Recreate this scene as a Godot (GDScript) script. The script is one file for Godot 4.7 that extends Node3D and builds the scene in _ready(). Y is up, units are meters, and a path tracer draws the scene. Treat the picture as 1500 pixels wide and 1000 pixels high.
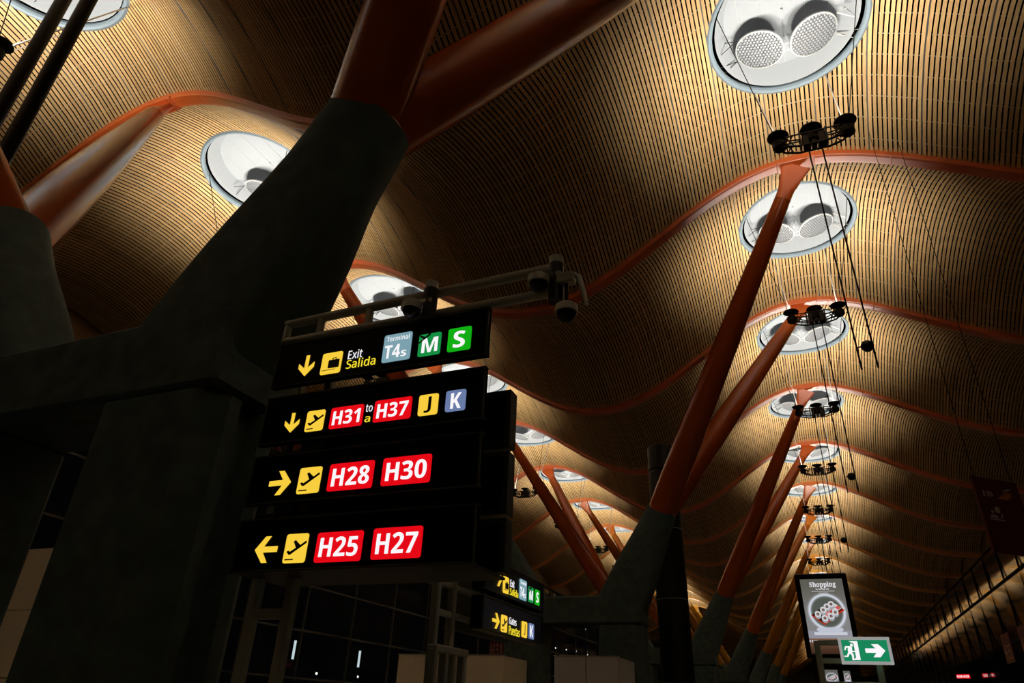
extends Node3D
# World: x to the right across the hall, y up, z = -d where d is the distance along the hall from the camera.
# Heights in the tables below are measured from the lens, which stands EYE above the floor.
const EYE := 1.6
const D0 := 18.24            # distance of the roof beam number 0; the beams stand 9 m apart
const PITCH := 0.13         # bamboo slat spacing
const XL := -25.0
const XR := 13.5
const ROWS := [2.0, -16.0]   # the two crests of the roof wave
const FIRST_BAY := -3
const LAST_BAY := 22
const ORD := ["nearest", "second", "third", "fourth", "fifth", "sixth", "seventh", "eighth", "ninth", "tenth", "eleventh", "twelfth", "thirteenth", "fourteenth", "fifteenth", "sixteenth", "seventeenth", "eighteenth", "nineteenth", "twentieth", "twenty-first", "twenty-second", "twenty-third", "twenty-fourth", "twenty-fifth", "twenty-sixth", "twenty-seventh", "twenty-eighth"]
const LAMP_ENERGY := 24.0

var M := {}
var rng := RandomNumberGenerator.new()


func _ready() -> void:
	rng.seed = 7
	camera_and_sky()
	materials()
	shell()
	ceiling()
	for b in range(FIRST_BAY, LAST_BAY + 2):
		beam(b)
	for k in 7:
		tree(k)
	for side in 2:
		for n in range(-3, 11):
			skylight(side, n)
			cluster(side, n)
	for n in range(11, 21):
		cluster(0, n)
	for n in range(-1, 6):
		ball(n)
	main_sign()
	side_sign()
	advert()
	exit_sign()
	banner()
	background()


func camera_and_sky() -> void:
	var cam := Camera3D.new()
	cam.name = "camera"
	var f := 980.580554
	var pitch := 0.5048035
	var roll := 0.0417558404
	var yaw := -0.402206395
	var w := Vector3(sin(yaw) * cos(pitch), sin(pitch), cos(yaw) * cos(pitch))
	var r0 := Vector3(cos(yaw), 0, -sin(yaw))
	var u0 := w.cross(r0).normalized()
	if u0.y < 0:
		u0 = -u0
	var r := r0 * cos(roll) + u0 * sin(roll)
	var u := u0 * cos(roll) - r0 * sin(roll)
	var flip := func(v: Vector3) -> Vector3: return Vector3(v.x, v.y, -v.z)
	cam.transform = Transform3D(Basis(flip.call(r), flip.call(u), -flip.call(w)), Vector3(0, EYE, 0))
	cam.fov = rad_to_deg(2.0 * atan(500.0 / f))
	cam.near = 0.05
	cam.far = 600.0
	add_child(cam)
	cam.current = true
	var we := WorldEnvironment.new()
	we.name = "environment"
	var e := Environment.new()
	e.background_mode = Environment.BG_COLOR
	e.background_color = Color(0.006, 0.0065, 0.008)   # a night sky
	e.tonemap_mode = Environment.TONE_MAPPER_LINEAR
	e.tonemap_exposure = 1.0
	e.sdfgi_enabled = true
	e.ssao_enabled = true
	e.ssil_enabled = true
	we.environment = e
	add_child(we)


# ---------------------------------------------------------------- helpers

func W(x: float, y: float, d: float) -> Vector3:
	return Vector3(x, y + EYE, -d)


func mat(color: Color, rough := 0.7, metal := 0.0, spec := 0.5) -> StandardMaterial3D:
	var m := StandardMaterial3D.new()
	m.albedo_color = color
	m.roughness = rough
	m.metallic = metal
	m.metallic_specular = spec
	return m


func lit(color: Color, energy := 1.0) -> StandardMaterial3D:
	var m := mat(color, 0.5)
	m.albedo_color = color.darkened(0.5)
	m.emission_enabled = true
	m.emission = color
	m.emission_energy_multiplier = energy
	return m


func numbered(parent: Node, called: String) -> String:
	if not parent.has_node(NodePath(called)):
		return called
	var k: int = parent.get_meta("n_" + called, 0) + 1
	parent.set_meta("n_" + called, k)
	return "%s_%03d" % [called, k]


func thing(called: String, label: String, category: String, at: Vector3, turn := 0.0, group := "", kind := "") -> Node3D:
	var o := Node3D.new()
	o.name = numbered(self, called)
	add_child(o, true)
	o.position = at
	o.rotation.y = turn
	if label:
		o.set_meta("label", label)
	if category:
		o.set_meta("category", category)
	if group:
		o.set_meta("group", group)
	if kind:
		o.set_meta("kind", kind)
	return o


func put(called: String, mesh: Mesh, m: Material, parent: Node, at := Vector3.ZERO) -> MeshInstance3D:
	var o := MeshInstance3D.new()
	o.name = numbered(parent, called)
	o.mesh = mesh
	o.material_override = m
	o.position = at
	parent.add_child(o, true)
	return o


func structure(called: String, mesh: Mesh, m: Material, label: String, at := Vector3.ZERO) -> MeshInstance3D:
	var o := put(called, mesh, m, self, at)
	o.set_meta("kind", "structure")
	o.set_meta("label", label)
	o.set_meta("category", called.get_slice("_", 0))
	return o


class Mb:
	var v := PackedVector3Array()
	var n := PackedVector3Array()
	var c := PackedColorArray()
	var uv := PackedVector2Array()
	var color := Color.WHITE
	var xf := Transform3D.IDENTITY

	func tri(a: Vector3, b: Vector3, d: Vector3, na: Vector3, nb: Vector3, nd: Vector3) -> void:
		if (d - a).cross(b - a).dot(na + nb + nd) < 0.0:
			var t := b
			b = d
			d = t
			t = nb
			nb = nd
			nd = t
		v.push_back(xf * a)
		v.push_back(xf * b)
		v.push_back(xf * d)
		n.push_back((xf.basis * na).normalized())
		n.push_back((xf.basis * nb).normalized())
		n.push_back((xf.basis * nd).normalized())
		for k in 3:
			c.push_back(color)

	func quad(a: Vector3, b: Vector3, d: Vector3, e: Vector3, out: Vector3) -> void:
		tri(a, b, d, out, out, out)
		tri(a, d, e, out, out, out)

	func flat(a: Vector3, b: Vector3, d: Vector3, e: Vector3, away: Vector3) -> void:
		# a flat quad whose normal points away from a point
		var nn := (b - a).cross(d - a).normalized()
		if nn.dot((a + b + d + e) / 4.0 - away) < 0.0:
			nn = -nn
		quad(a, b, d, e, nn)

	func box(at: Vector3, size: Vector3, bevel := 0.0, basis := Basis.IDENTITY) -> void:
		var old := xf
		xf = old * Transform3D(basis, at)
		var h := size / 2.0
		var b := minf(bevel, minf(h.x, minf(h.y, h.z)) * 0.9)
		for ax in 3:
			for s in [-1.0, 1.0]:
				var nn := Vector3.ZERO
				nn[ax] = s
				var p := []
				for q in [[-1, -1], [1, -1], [1, 1], [-1, 1]]:
					var k := Vector3.ZERO
					k[ax] = s * h[ax]
					k[(ax + 1) % 3] = q[0] * (h[(ax + 1) % 3] - b)
					k[(ax + 2) % 3] = q[1] * (h[(ax + 2) % 3] - b)
					p.append(k)
				quad(p[0], p[1], p[2], p[3], nn)
		if b > 0.0:
			for ax in 3:
				var i := (ax + 1) % 3
				var j := (ax + 2) % 3
				for si in [-1.0, 1.0]:
					for sj in [-1.0, 1.0]:
						var nn := Vector3.ZERO
						nn[i] = si
						nn[j] = sj
						var p := []
						for q in [[1, 0, -1], [0, 1, -1], [0, 1, 1], [1, 0, 1]]:
							var k := Vector3.ZERO
							k[ax] = q[2] * (h[ax] - b)
							k[i] = si * (h[i] - (0.0 if q[0] else b))
							k[j] = sj * (h[j] - (0.0 if q[1] else b))
							p.append(k)
						quad(p[0], p[1], p[2], p[3], nn.normalized())
			for sx in [-1.0, 1.0]:
				for sy in [-1.0, 1.0]:
					for sz in [-1.0, 1.0]:
						var nn := Vector3(sx, sy, sz).normalized()
						tri(Vector3(sx * h.x, sy * (h.y - b), sz * (h.z - b)), Vector3(sx * (h.x - b), sy * h.y, sz * (h.z - b)), Vector3(sx * (h.x - b), sy * (h.y - b), sz * h.z), nn, nn, nn)
		xf = old

	func loft(rings: Array, closed := true, cap0 := true, cap1 := true, facets := false) -> void:
		var count: int = rings[0].size()
		var rows := rings.size()
		var mids := []
		for r in rings:
			var m := Vector3.ZERO
			for p in r:
				m += p
			mids.append(m / count)
		var nor := []
		for i in rows:
			var line := PackedVector3Array()
			for j in count:
				var jn := (j + 1) % count if closed else mini(j + 1, count - 1)
				var jp := (j + count - 1) % count if closed else maxi(j - 1, 0)
				var a: Vector3 = rings[mini(i + 1, rows - 1)][j] - rings[maxi(i - 1, 0)][j]
				var b: Vector3 = rings[i][jn] - rings[i][jp]
				var q := a.cross(b)
				if q.length() < 1e-9:
					q = rings[i][j] - mids[i]
				q = q.normalized()
				if closed and q.dot(rings[i][j] - mids[i]) < 0.0:
					q = -q
				line.push_back(q)
			nor.append(line)
		for i in rows - 1:
			for j in (count if closed else count - 1):
				var k := (j + 1) % count
				var a: Vector3 = rings[i][j]
				var b: Vector3 = rings[i][k]
				var d: Vector3 = rings[i + 1][k]
				var e: Vector3 = rings[i + 1][j]
				if facets:
					flat(a, b, d, e, (mids[i] + mids[i + 1]) / 2.0)
				else:
					tri(a, b, d, nor[i][j], nor[i][k], nor[i + 1][k])
					tri(a, d, e, nor[i][j], nor[i + 1][k], nor[i + 1][j])
		if closed and cap0:
			fan(rings[0], mids[0], mids[0] - mids[mini(1, rows - 1)])
		if closed and cap1:
			fan(rings[rows - 1], mids[rows - 1], mids[rows - 1] - mids[maxi(rows - 2, 0)])

	func fan(ring: PackedVector3Array, mid: Vector3, towards: Vector3) -> void:
		var nn := (ring[1] - mid).cross(ring[0] - mid).normalized()
		if nn.dot(towards) < 0.0:
			nn = -nn
		for j in ring.size():
			tri(mid, ring[j], ring[(j + 1) % ring.size()], nn, nn, nn)

	func tube(points: Array, radii: Variant, sides := 10, caps := true) -> void:
		var rings := []
		var side := Vector3.ZERO
		for i in points.size():
			var t: Vector3 = (points[mini(i + 1, points.size() - 1)] - points[maxi(i - 1, 0)]).normalized()
			if side == Vector3.ZERO:
				side = t.cross(Vector3.UP if absf(t.y) < 0.9 else Vector3.RIGHT).normalized()
			side = (side - t * side.dot(t)).normalized()
			var up := side.cross(t)
			var rad: float = radii[i] if radii is Array else radii
			var ring := PackedVector3Array()
			for j in sides:
				var a := TAU * j / sides
				ring.push_back(points[i] + (side * cos(a) + up * sin(a)) * rad)
			rings.append(ring)
		loft(rings, true, caps, caps)

	func lathe(profile: Array, sides := 20, at := Vector3.ZERO, basis := Basis.IDENTITY) -> void:
		# profile: [radius, y] pairs along the y axis
		var old := xf
		xf = old * Transform3D(basis, at)
		for i in profile.size() - 1:
			var r0: float = profile[i][0]
			var y0: float = profile[i][1]
			var r1: float = profile[i + 1][0]
			var y1: float = profile[i + 1][1]
			var s := Vector2(y1 - y0, r0 - r1)
			if s.length() < 1e-7:
				continue
			s = s.normalized()
			for j in sides:
				var a := TAU * j / sides
				var b := TAU * (j + 1) / sides
				var ca := Vector3(cos(a), 0, sin(a))
				var cb := Vector3(cos(b), 0, sin(b))
				var na := ca * s.x + Vector3.UP * s.y
				var nb := cb * s.x + Vector3.UP * s.y
				var p0 := ca * r0 + Vector3.UP * y0
				var p1 := cb * r0 + Vector3.UP * y0
				var p2 := cb * r1 + Vector3.UP * y1
				var p3 := ca * r1 + Vector3.UP * y1
				if r0 > 1e-6:
					tri(p0, p1, p2, na, nb, nb)
				if r1 > 1e-6:
					tri(p0, p2, p3, na, nb, na)
		xf = old

	func prism(poly: PackedVector2Array, z0: float, z1: float, sides := true) -> void:
		var idx := Geometry2D.triangulate_polygon(poly)
		for k in range(0, idx.size(), 3):
			var a := poly[idx[k]]
			var b := poly[idx[k + 1]]
			var d := poly[idx[k + 2]]
			tri(Vector3(a.x, a.y, z1), Vector3(b.x, b.y, z1), Vector3(d.x, d.y, z1), Vector3.BACK, Vector3.BACK, Vector3.BACK)
			tri(Vector3(a.x, a.y, z0), Vector3(b.x, b.y, z0), Vector3(d.x, d.y, z0), Vector3.FORWARD, Vector3.FORWARD, Vector3.FORWARD)
		if sides:
			var s := 1.0 if Geometry2D.is_polygon_clockwise(poly) else -1.0
			for k in poly.size():
				var a := poly[k]
				var b := poly[(k + 1) % poly.size()]
				var o := (b - a).orthogonal().normalized() * s
				var nn := Vector3(-o.x, -o.y, 0)
				quad(Vector3(a.x, a.y, z0), Vector3(b.x, b.y, z0), Vector3(b.x, b.y, z1), Vector3(a.x, a.y, z1), nn)

	func done() -> ArrayMesh:
		var arr := []
		arr.resize(Mesh.ARRAY_MAX)
		arr[Mesh.ARRAY_VERTEX] = v
		arr[Mesh.ARRAY_NORMAL] = n
		arr[Mesh.ARRAY_COLOR] = c
		if uv.size() == v.size():
			arr[Mesh.ARRAY_TEX_UV] = uv
		var mesh := ArrayMesh.new()
		mesh.add_surface_from_arrays(Mesh.PRIMITIVE_TRIANGLES, arr)
		return mesh


func box_mesh(size: Vector3, bevel := 0.0, at := Vector3.ZERO) -> ArrayMesh:
	var b := Mb.new()
	b.box(at, size, bevel)
	return b.done()


func tube_mesh(points: Array, radii: Variant, sides := 10) -> ArrayMesh:
	var b := Mb.new()
	b.tube(points, radii, sides)
	return b.done()


func prism_mesh(poly: PackedVector2Array, z0: float, z1: float) -> ArrayMesh:
	var b := Mb.new()
	b.prism(poly, z0, z1)
	return b.done()


func rounded(x0: float, y0: float, x1: float, y1: float, r: float) -> PackedVector2Array:
	var p := PackedVector2Array()
	for q in [[x1 - r, y1 - r, 0.0], [x0 + r, y1 - r, 90.0], [x0 + r, y0 + r, 180.0], [x1 - r, y0 + r, 270.0]]:
		for k in 5:
			var a := deg_to_rad(q[2] + 90.0 * k / 4.0)
			p.push_back(Vector2(q[0] + r * cos(a), q[1] + r * sin(a)))
	return p


func poly(pairs: Array, x0: float, y0: float, sx: float, sy: float) -> PackedVector2Array:
	var p := PackedVector2Array()
	for k in range(0, pairs.size(), 2):
		p.push_back(Vector2(x0 + sx * pairs[k], y0 + sy * pairs[k + 1]))
	return p


func face_light(parent: Node, at: Vector3, size: Vector2, color: Color, energy: float) -> void:
	# the light that a lit panel throws, just in front of its face
	var l := AreaLight3D.new()
	l.name = numbered(parent, "panel_light")
	l.position = at
	l.rotation.y = PI
	l.area_size = size
	l.light_color = color
	l.light_energy = energy
	l.area_range = 60.0
	l.shadow_enabled = true
	parent.add_child(l, true)


func lettering(parent: Node, s: String, x0: float, y0: float, x1: float, y1: float, z: float, m: Material, bold := true, family := "Droid Sans", called := "lettering") -> MeshInstance3D:
	# letters stretched to fill the box x0..x1, y0..y1, standing 3 mm proud of z
	var t := TextMesh.new()
	var f := SystemFont.new()
	f.font_names = PackedStringArray([family])
	f.font_weight = 700 if bold else 400
	t.font = f
	t.text = s
	t.font_size = 64
	t.pixel_size = 0.01
	t.depth = 0.02
	t.curve_step = 2.0
	var o := put(called, t, m, parent)
	var a := t.get_aabb()
	var sx := (x1 - x0) / maxf(a.size.x, 0.001)
	var sy := (y1 - y0) / maxf(a.size.y, 0.001)
	o.scale = Vector3(sx, sy, 0.15)
	o.position = Vector3(x0 - a.position.x * sx, y0 - a.position.y * sy, z)
	return o


# ---------------------------------------------------------------- materials

func noise_tex(freq: float, lo: float, hi: float, seed_: int, size := 256, octaves := 4, normal := false, bump := 4.0) -> NoiseTexture2D:
	var fn := FastNoiseLite.new()
	fn.seed = seed_
	fn.frequency = freq
	fn.fractal_octaves = octaves
	var t := NoiseTexture2D.new()
	t.width = size
	t.height = size
	t.seamless = true
	t.noise = fn
	if normal:
		t.as_normal_map = true
		t.bump_strength = bump
	else:
		var g := Gradient.new()
		g.set_color(0, Color(lo, lo, lo))
		g.set_color(1, Color(hi, hi, hi))
		t.color_ramp = g
	return t


func materials() -> void:
	var slat := mat(Color.WHITE, 0.5, 0.0, 0.4)
	slat.vertex_color_use_as_albedo = true
	slat.albedo_texture = noise_tex(0.02, 0.82, 1.0, 11)
	slat.uv1_triplanar = true
	slat.uv1_scale = Vector3(3.0, 3.0, 0.25)
	M.slat = slat
	M.void = mat(Color(0.035, 0.032, 0.03), 0.95, 0.0, 0.1)
	M.rail = mat(Color(0.6, 0.6, 0.58), 0.5, 0.2)
	M.runner = mat(Color(0.33, 0.34, 0.34), 0.5, 0.3)
	var conc := mat(Color(0.33, 0.4, 0.38), 0.8, 0.0, 0.35)
	conc.albedo_texture = noise_tex(0.012, 0.74, 1.0, 5, 512, 6)
	conc.uv1_triplanar = true
	conc.uv1_world_triplanar = true
	conc.uv1_scale = Vector3(0.45, 0.45, 0.45)
	M.concrete = conc
	M.joint = mat(Color(0.05, 0.05, 0.045), 0.9)
	M.steel = mat(Color(0.62, 0.62, 0.56), 0.45, 0.25)
	M.dark_steel = mat(Color(0.07, 0.075, 0.07), 0.45, 0.3)
	M.black = mat(Color(0.018, 0.018, 0.018), 0.35, 0.0, 0.4)
	M.sign_face = mat(Color(0.008, 0.008, 0.009), 0.3, 0.0, 0.25)
	M.sign_back = mat(Color(0.2, 0.225, 0.2), 0.5, 0.0, 0.3)
	M.lamp_body = mat(Color(0.035, 0.033, 0.03), 0.45, 0.2)
	M.cable = mat(Color(0.03, 0.028, 0.025), 0.6)
	M.rod = mat(Color(0.75, 0.74, 0.72), 0.35, 0.6)
	M.ring = mat(Color(0.45, 0.51, 0.55), 0.45, 0.15)
	M.white = mat(Color(0.56, 0.58, 0.6), 0.7, 0.0, 0.2)
	var disc := mat(Color(0.56, 0.58, 0.6), 0.35, 0.45)
	disc.albedo_texture = dimples(false)
	disc.normal_enabled = true
	disc.normal_texture = dimples(true)
	disc.normal_scale = 1.4
	M.disc = disc
	M.disc_rim = mat(Color(0.68, 0.69, 0.69), 0.5, 0.2)
	M.floor = mat(Color(0.5, 0.49, 0.47), 0.4)
	M.wall = mat(Color(0.4, 0.4, 0.38), 0.7)
	M.plaster = mat(Color(0.93, 0.88, 0.76), 0.7)
	M.panel_grey = mat(Color(0.75, 0.75, 0.74), 0.6)
	M.mullion = mat(Color(0.3, 0.31, 0.3), 0.45, 0.4)
	var glass := mat(Color(0.3, 0.34, 0.33, 0.03), 0.05, 0.0, 0.7)
	glass.transparency = BaseMaterial3D.TRANSPARENCY_ALPHA
	M.glass = glass
	var glass2: StandardMaterial3D = glass.duplicate()
	glass2.metallic_specular = 0.18
	M.glass_left = glass2
	M.fascia = mat(Color(0.5, 0.39, 0.25), 0.7)
	M.dark_mullion = mat(Color(0.045, 0.045, 0.04), 0.8, 0.0, 0.2)
	M.pipe = mat(Color(0.05, 0.05, 0.05), 0.5, 0.0, 0.3)
	M.yellow = lit(Color8(247, 205, 62))
	M.white_lit = lit(Color8(250, 247, 250))
	M.red_lit = lit(Color8(226, 6, 20))
	M.teal_lit = lit(Color8(122, 160, 172))
	M.green_lit = lit(Color8(16, 140, 66))
	M.lime_lit = lit(Color8(12, 170, 18))
	M.blue_lit = lit(Color8(104, 122, 166))
	M.exit_green = lit(Color8(22, 132, 88))
	M.text_yellow = lit(Color8(246, 222, 50))
	M.text_white = lit(Color8(236, 234, 240))
	M.print_black = mat(Color(0.012, 0.012, 0.012), 0.4)
	M.print_brown = mat(Color(0.13, 0.06, 0.02), 0.5)
	M.lens = lit(Color8(255, 240, 215), 4.0)
	M.night_white = lit(Color8(205, 225, 230), 0.9)
	M.night_dot = lit(Color8(240, 245, 235), 1.5)
	M.alu = mat(Color(0.72, 0.72, 0.72), 0.4, 0.35)


func paint(b: int) -> StandardMaterial3D:
	# the steel changes colour along the hall, from orange red to yellow
	var key := "paint%d" % b
	if not M.has(key):
		var t := clampf((b - 3) / 4.5, 0.0, 1.0)
		var c := Color8(202, 90, 26).lerp(Color8(208, 145, 24), t)
		var m := mat(c, 0.42, 0.0, 0.75)
		m.clearcoat_enabled = true
		m.clearcoat = 0.35
		m.clearcoat_roughness = 0.3
		M[key] = m
	return M[key]


func strut_paint(b: int) -> StandardMaterial3D:
	var key := "strut_paint%d" % b
	if not M.has(key):
		var m: StandardMaterial3D = paint(b).duplicate()
		m.albedo_color = m.albedo_color.darkened(0.17)
		m.roughness = 0.25
		m.metallic_specular = 0.45
		m.clearcoat_enabled = false
		M[key] = m
	return M[key]


func dimples(normal: bool) -> ImageTexture:
	# hexagonal dimples of the reflector discs
	var s := 128
	var img := Image.create(s, s, false, Image.FORMAT_RGB8)
	var cells := Vector2(8, 8)
	for y in s:
		for x in s:
			var p := Vector2(x, y) / s * cells
			var best := 9.0
			for oy in [-1, 0, 1, 2]:
				var row: float = floorf(p.y) + oy
				var sh := 0.5 if posmod(int(row), 2) == 1 else 0.0
				var cx := roundf(p.x - sh) + sh
				best = minf(best, Vector2(p.x - cx, (p.y - row) * 0.9).length())
			var h := clampf(1.0 - best / 0.56, 0.0, 1.0)
			var g := sqrt(h) if normal else 0.42 + 0.58 * smoothstep(0.0, 0.35, h)
			img.set_pixel(x, y, Color(g, g, g))
	if normal:
		img.bump_map_to_normal_map(3.0)
	return ImageTexture.create_from_image(img)


# ---------------------------------------------------------------- the roof

func beam_y(x: float) -> float:
	if x <= 2.0:
		return 13.85 + 2.0 * cos(TAU * (x - 2.0) / 18.0)
	var t := x - 2.0
	return 13.85 + 2.0 * cos(0.36 * t - 0.0078 * t * t)


func slope(x: float) -> float:
	return (beam_y(x + 0.02) - beam_y(x - 0.02)) / 0.04


func skin(x: float, d: float) -> float:
	# underside of the slats: a vault in every bay between two beams
	var u := (d - D0) / 9.0
	u = 2.0 * (u - floorf(u)) - 1.0
	return beam_y(x) + 0.08 + 1.32 * (1.0 - u * u)


func mid(n: int) -> float:
	return D0 + 4.5 + 9.0 * n


func oval(dx: float, grow := 0.0) -> float:
	# half length of the skylight opening at dx from its middle, or 0
	var q := dx / (2.1 + grow)
	return (2.3 + grow) * sqrt(1.0 - q * q) if absf(q) < 1.0 else 0.0


func spans(x: float, n: int, grow: float) -> Array:
	var a := D0 + 9.0 * n + 0.19
	var b := a + 8.62
	for row in ROWS:
		var h := oval(x - row, grow)
		if h > 0.15 and n >= -3 and n <= 10:
			return [[a, mid(n) - h], [mid(n) + h, b]]
	return [[a, b]]


func slat_into(mb: Mb, x: float, d0: float, d1: float, segs: int) -> void:
	var sl := slope(x)
	var along := Vector3(1, sl, 0).normalized()
	var up := Vector3(-along.y, along.x, 0)
	var hw := 0.045
	var th := 0.01
	var tone := rng.randf_range(0.86, 1.06)
	var base := Color(0.61, 0.39, 0.172)
	var warm := rng.randf_range(-0.03, 0.03)
	var rings := []
	for i in segs + 1:
		var d := lerpf(d0, d1, float(i) / segs)
		rings.append([W(x, skin(x, d), d), (skin(x, d + 0.05) - skin(x, d - 0.05)) / 0.1])
	for i in segs:
		if i % 3 == 0:
			var k := tone * rng.randf_range(0.93, 1.07)
			mb.color = Color(base.r * k, base.g * k * (1.0 + warm), base.b * k * (1.0 + 2.0 * warm))
		var p: Vector3 = rings[i][0]
		var q: Vector3 = rings[i + 1][0]
		var np: Vector3 = (-up - Vector3(0, 0, 1) * rings[i][1]).normalized()
		var nq: Vector3 = (-up - Vector3(0, 0, 1) * rings[i + 1][1]).normalized()
		mb.tri(p - along * hw, p + along * hw, q + along * hw, np, np, nq)
		mb.tri(p - along * hw, q + along * hw, q - along * hw, np, nq, nq)
		for s in [-1.0, 1.0]:
			mb.quad(p + along * hw * s, q + along * hw * s, q + along * hw * s + up * th, p + along * hw * s + up * th, along * s)
		mb.quad(p - along * hw + up * th, q - along * hw + up * th, q + along * hw + up * th, p + along * hw + up * th, up)


func ceiling() -> void:
	var c := Node3D.new()
	c.name = "ceiling"
	c.set_meta("kind", "structure")
	c.set_meta("category", "ceiling")
	c.set_meta("label", "wave shaped ceiling of narrow bamboo slats with dark gaps")
	add_child(c)
	# positions across the wave, evenly spaced along its curve
	var xs := []
	var x := XL + 0.1
	while x < XR - 0.1:
		xs.append(x)
		x += PITCH / sqrt(1.0 + pow(slope(x), 2))
	var field := Mb.new()
	var single := 0
	for n in range(FIRST_BAY, LAST_BAY + 1):
		var segs := 12 if n < 2 else (8 if n < 5 else (5 if n < 10 else 4))
		for i in xs.size():
			var px: float = xs[i]
			var own: bool = (n == -1 and px > -2.5 and px < 9.0) or (n == -2 and px < -11.0 and px > -20.5) or (n == 0 and px > -0.5 and px < 7.5)
			for s in spans(px, n, 0.0):
				var part := maxi(2, int(ceil(segs * (s[1] - s[0]) / 9.0)))
				if own and single < 300:
					var mb := Mb.new()
					slat_into(mb, px, s[0], s[1], part)
					put("slat", mb.done(), M.slat, c)
					single += 1
				else:
					slat_into(field, px, s[0], s[1], part)
	put("slat_field", field.done(), M.slat, c).set_meta("kind", "stuff")
	# white cross rails behind the slats, seen in the gaps, and grey runners between panels
	var rails := Mb.new()
	for n in range(FIRST_BAY, 9):
		for k in 14:
			var d := D0 + 9.0 * n + 0.45 + k * 0.62
			var px := XL + 0.1
			while px < XR - 0.3:
				var nx := px + 0.4
				var blocked := false
				for row in ROWS:
					for e in [px, nx]:
						var h := oval(e - row, 0.05)
						if h > 0.0 and absf(d - mid(n)) < h and n >= -3 and n <= 10:
							blocked = true
				if not blocked:
					var a := W(px, skin(px, d) + 0.035, d)
					var b := W(nx, skin(nx, d) + 0.035, d)
					var z := Vector3(0, 0, 0.011)
					rails.flat(a - z, b - z, b + z, a + z, a + Vector3.UP)
					rails.flat(a + z, b + z, b + z + Vector3(0, 0.03, 0), a + z + Vector3(0, 0.03, 0), a - z)
				px = nx
	put("cross_rails", rails.done(), M.rail, c).set_meta("kind", "stuff")
	var run := Mb.new()
	for n in range(FIRST_BAY, 6):
		for i in range(4, xs.size() - 1, 11):
			var px: float = (xs[i] + xs[i + 1]) / 2.0
			for s in spans(px, n, 0.05):
				for k in 6:
					var d := lerpf(s[0], s[1], k / 6.0)
					var e := lerpf(s[0], s[1], (k + 1) / 6.0)
					var h := Vector3(0.024, 0, 0)
					var a := W(px, skin(px, d) + 0.012, d)
					var b := W(px, skin(px, e) + 0.012, e)
					run.flat(a - h, a + h, b + h, b - h, a + Vector3.UP)
	put("panel_runners", run.done(), M.runner, c).set_meta("kind", "stuff")
	# dark lining above the slats
	var lining := Mb.new()
	for n in range(FIRST_BAY, LAST_BAY + 1):
		for i in 78:
			for k in 18:
				var x0 := lerpf(XL, XR, i / 78.0)
				var x1 := lerpf(XL, XR, (i + 1) / 78.0)
				var d := D0 + 9.0 * n + k * 0.5
				var skip := false
				for row in ROWS:
					var h := oval((x0 + x1) / 2.0 - row, 0.12)
					if h > 0.0 and absf(d + 0.25 - mid(n)) < h and n >= -3 and n <= 10:
						skip = true
				if skip:
					continue
				var up := 0.16
				lining.flat(W(x0, skin(x0, d + 0.001) + up, d), W(x1, skin(x1, d + 0.001) + up, d), W(x1, skin(x1, d + 0.499) + up, d + 0.5), W(x0, skin(x0, d + 0.499) + up, d + 0.5), W(x0, 40, d))
	put("dark_lining", lining.done(), M.void, c)


func beam(b: int) -> void:
	var d := D0 + 9.0 * b
	var mb := Mb.new()
	var rings := []
	var x := XL
	while x <= XR + 0.01:
		var sl := slope(x)
		var up := Vector3(-sl, 1, 0).normalized()
		var p := W(x, beam_y(x), d)
		var ring := PackedVector3Array()
		for q in [[-0.12, 0.0], [0.12, 0.0], [0.19, 0.012], [0.205, 0.04], [0.205, 0.4], [-0.205, 0.4], [-0.205, 0.04], [-0.19, 0.012]]:
			ring.push_back(p + Vector3(0, 0, q[0]) + up * q[1])
		rings.append(ring)
		x += 0.35
	mb.loft(rings, true, true, true, true)
	var names := "wavy orange roof beam spanning the slatted ceiling, %s one counted from the camera" % ORD[b - FIRST_BAY]
	if b >= 6:
		names = "yellowish wavy roof beam far down the hall, %s one counted from the camera" % ORD[b - FIRST_BAY]
	var t := thing("roof_beam", names, "roof beam", Vector3.ZERO, 0.0, "wavy steel beams under the ceiling")
	put("steel_strip", mb.done(), paint(b), t)
	if b >= -1 and b < 5:
		# bolted joints between beam lengths
		for jx in [4.6, -2.4]:
			var sl := slope(jx)
			var j := put("joint_plate", box_mesh(Vector3(0.05, 0.2, 0.44), 0.01), paint(b), t, W(jx, beam_y(jx) + 0.09, d))
			j.rotation.z = atan(sl)


# ---------------------------------------------------------------- skylights and their lamps

func row_words(side: int) -> String:
	return "over the shopping screen" if side == 0 else "beyond the gate signs"


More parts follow.
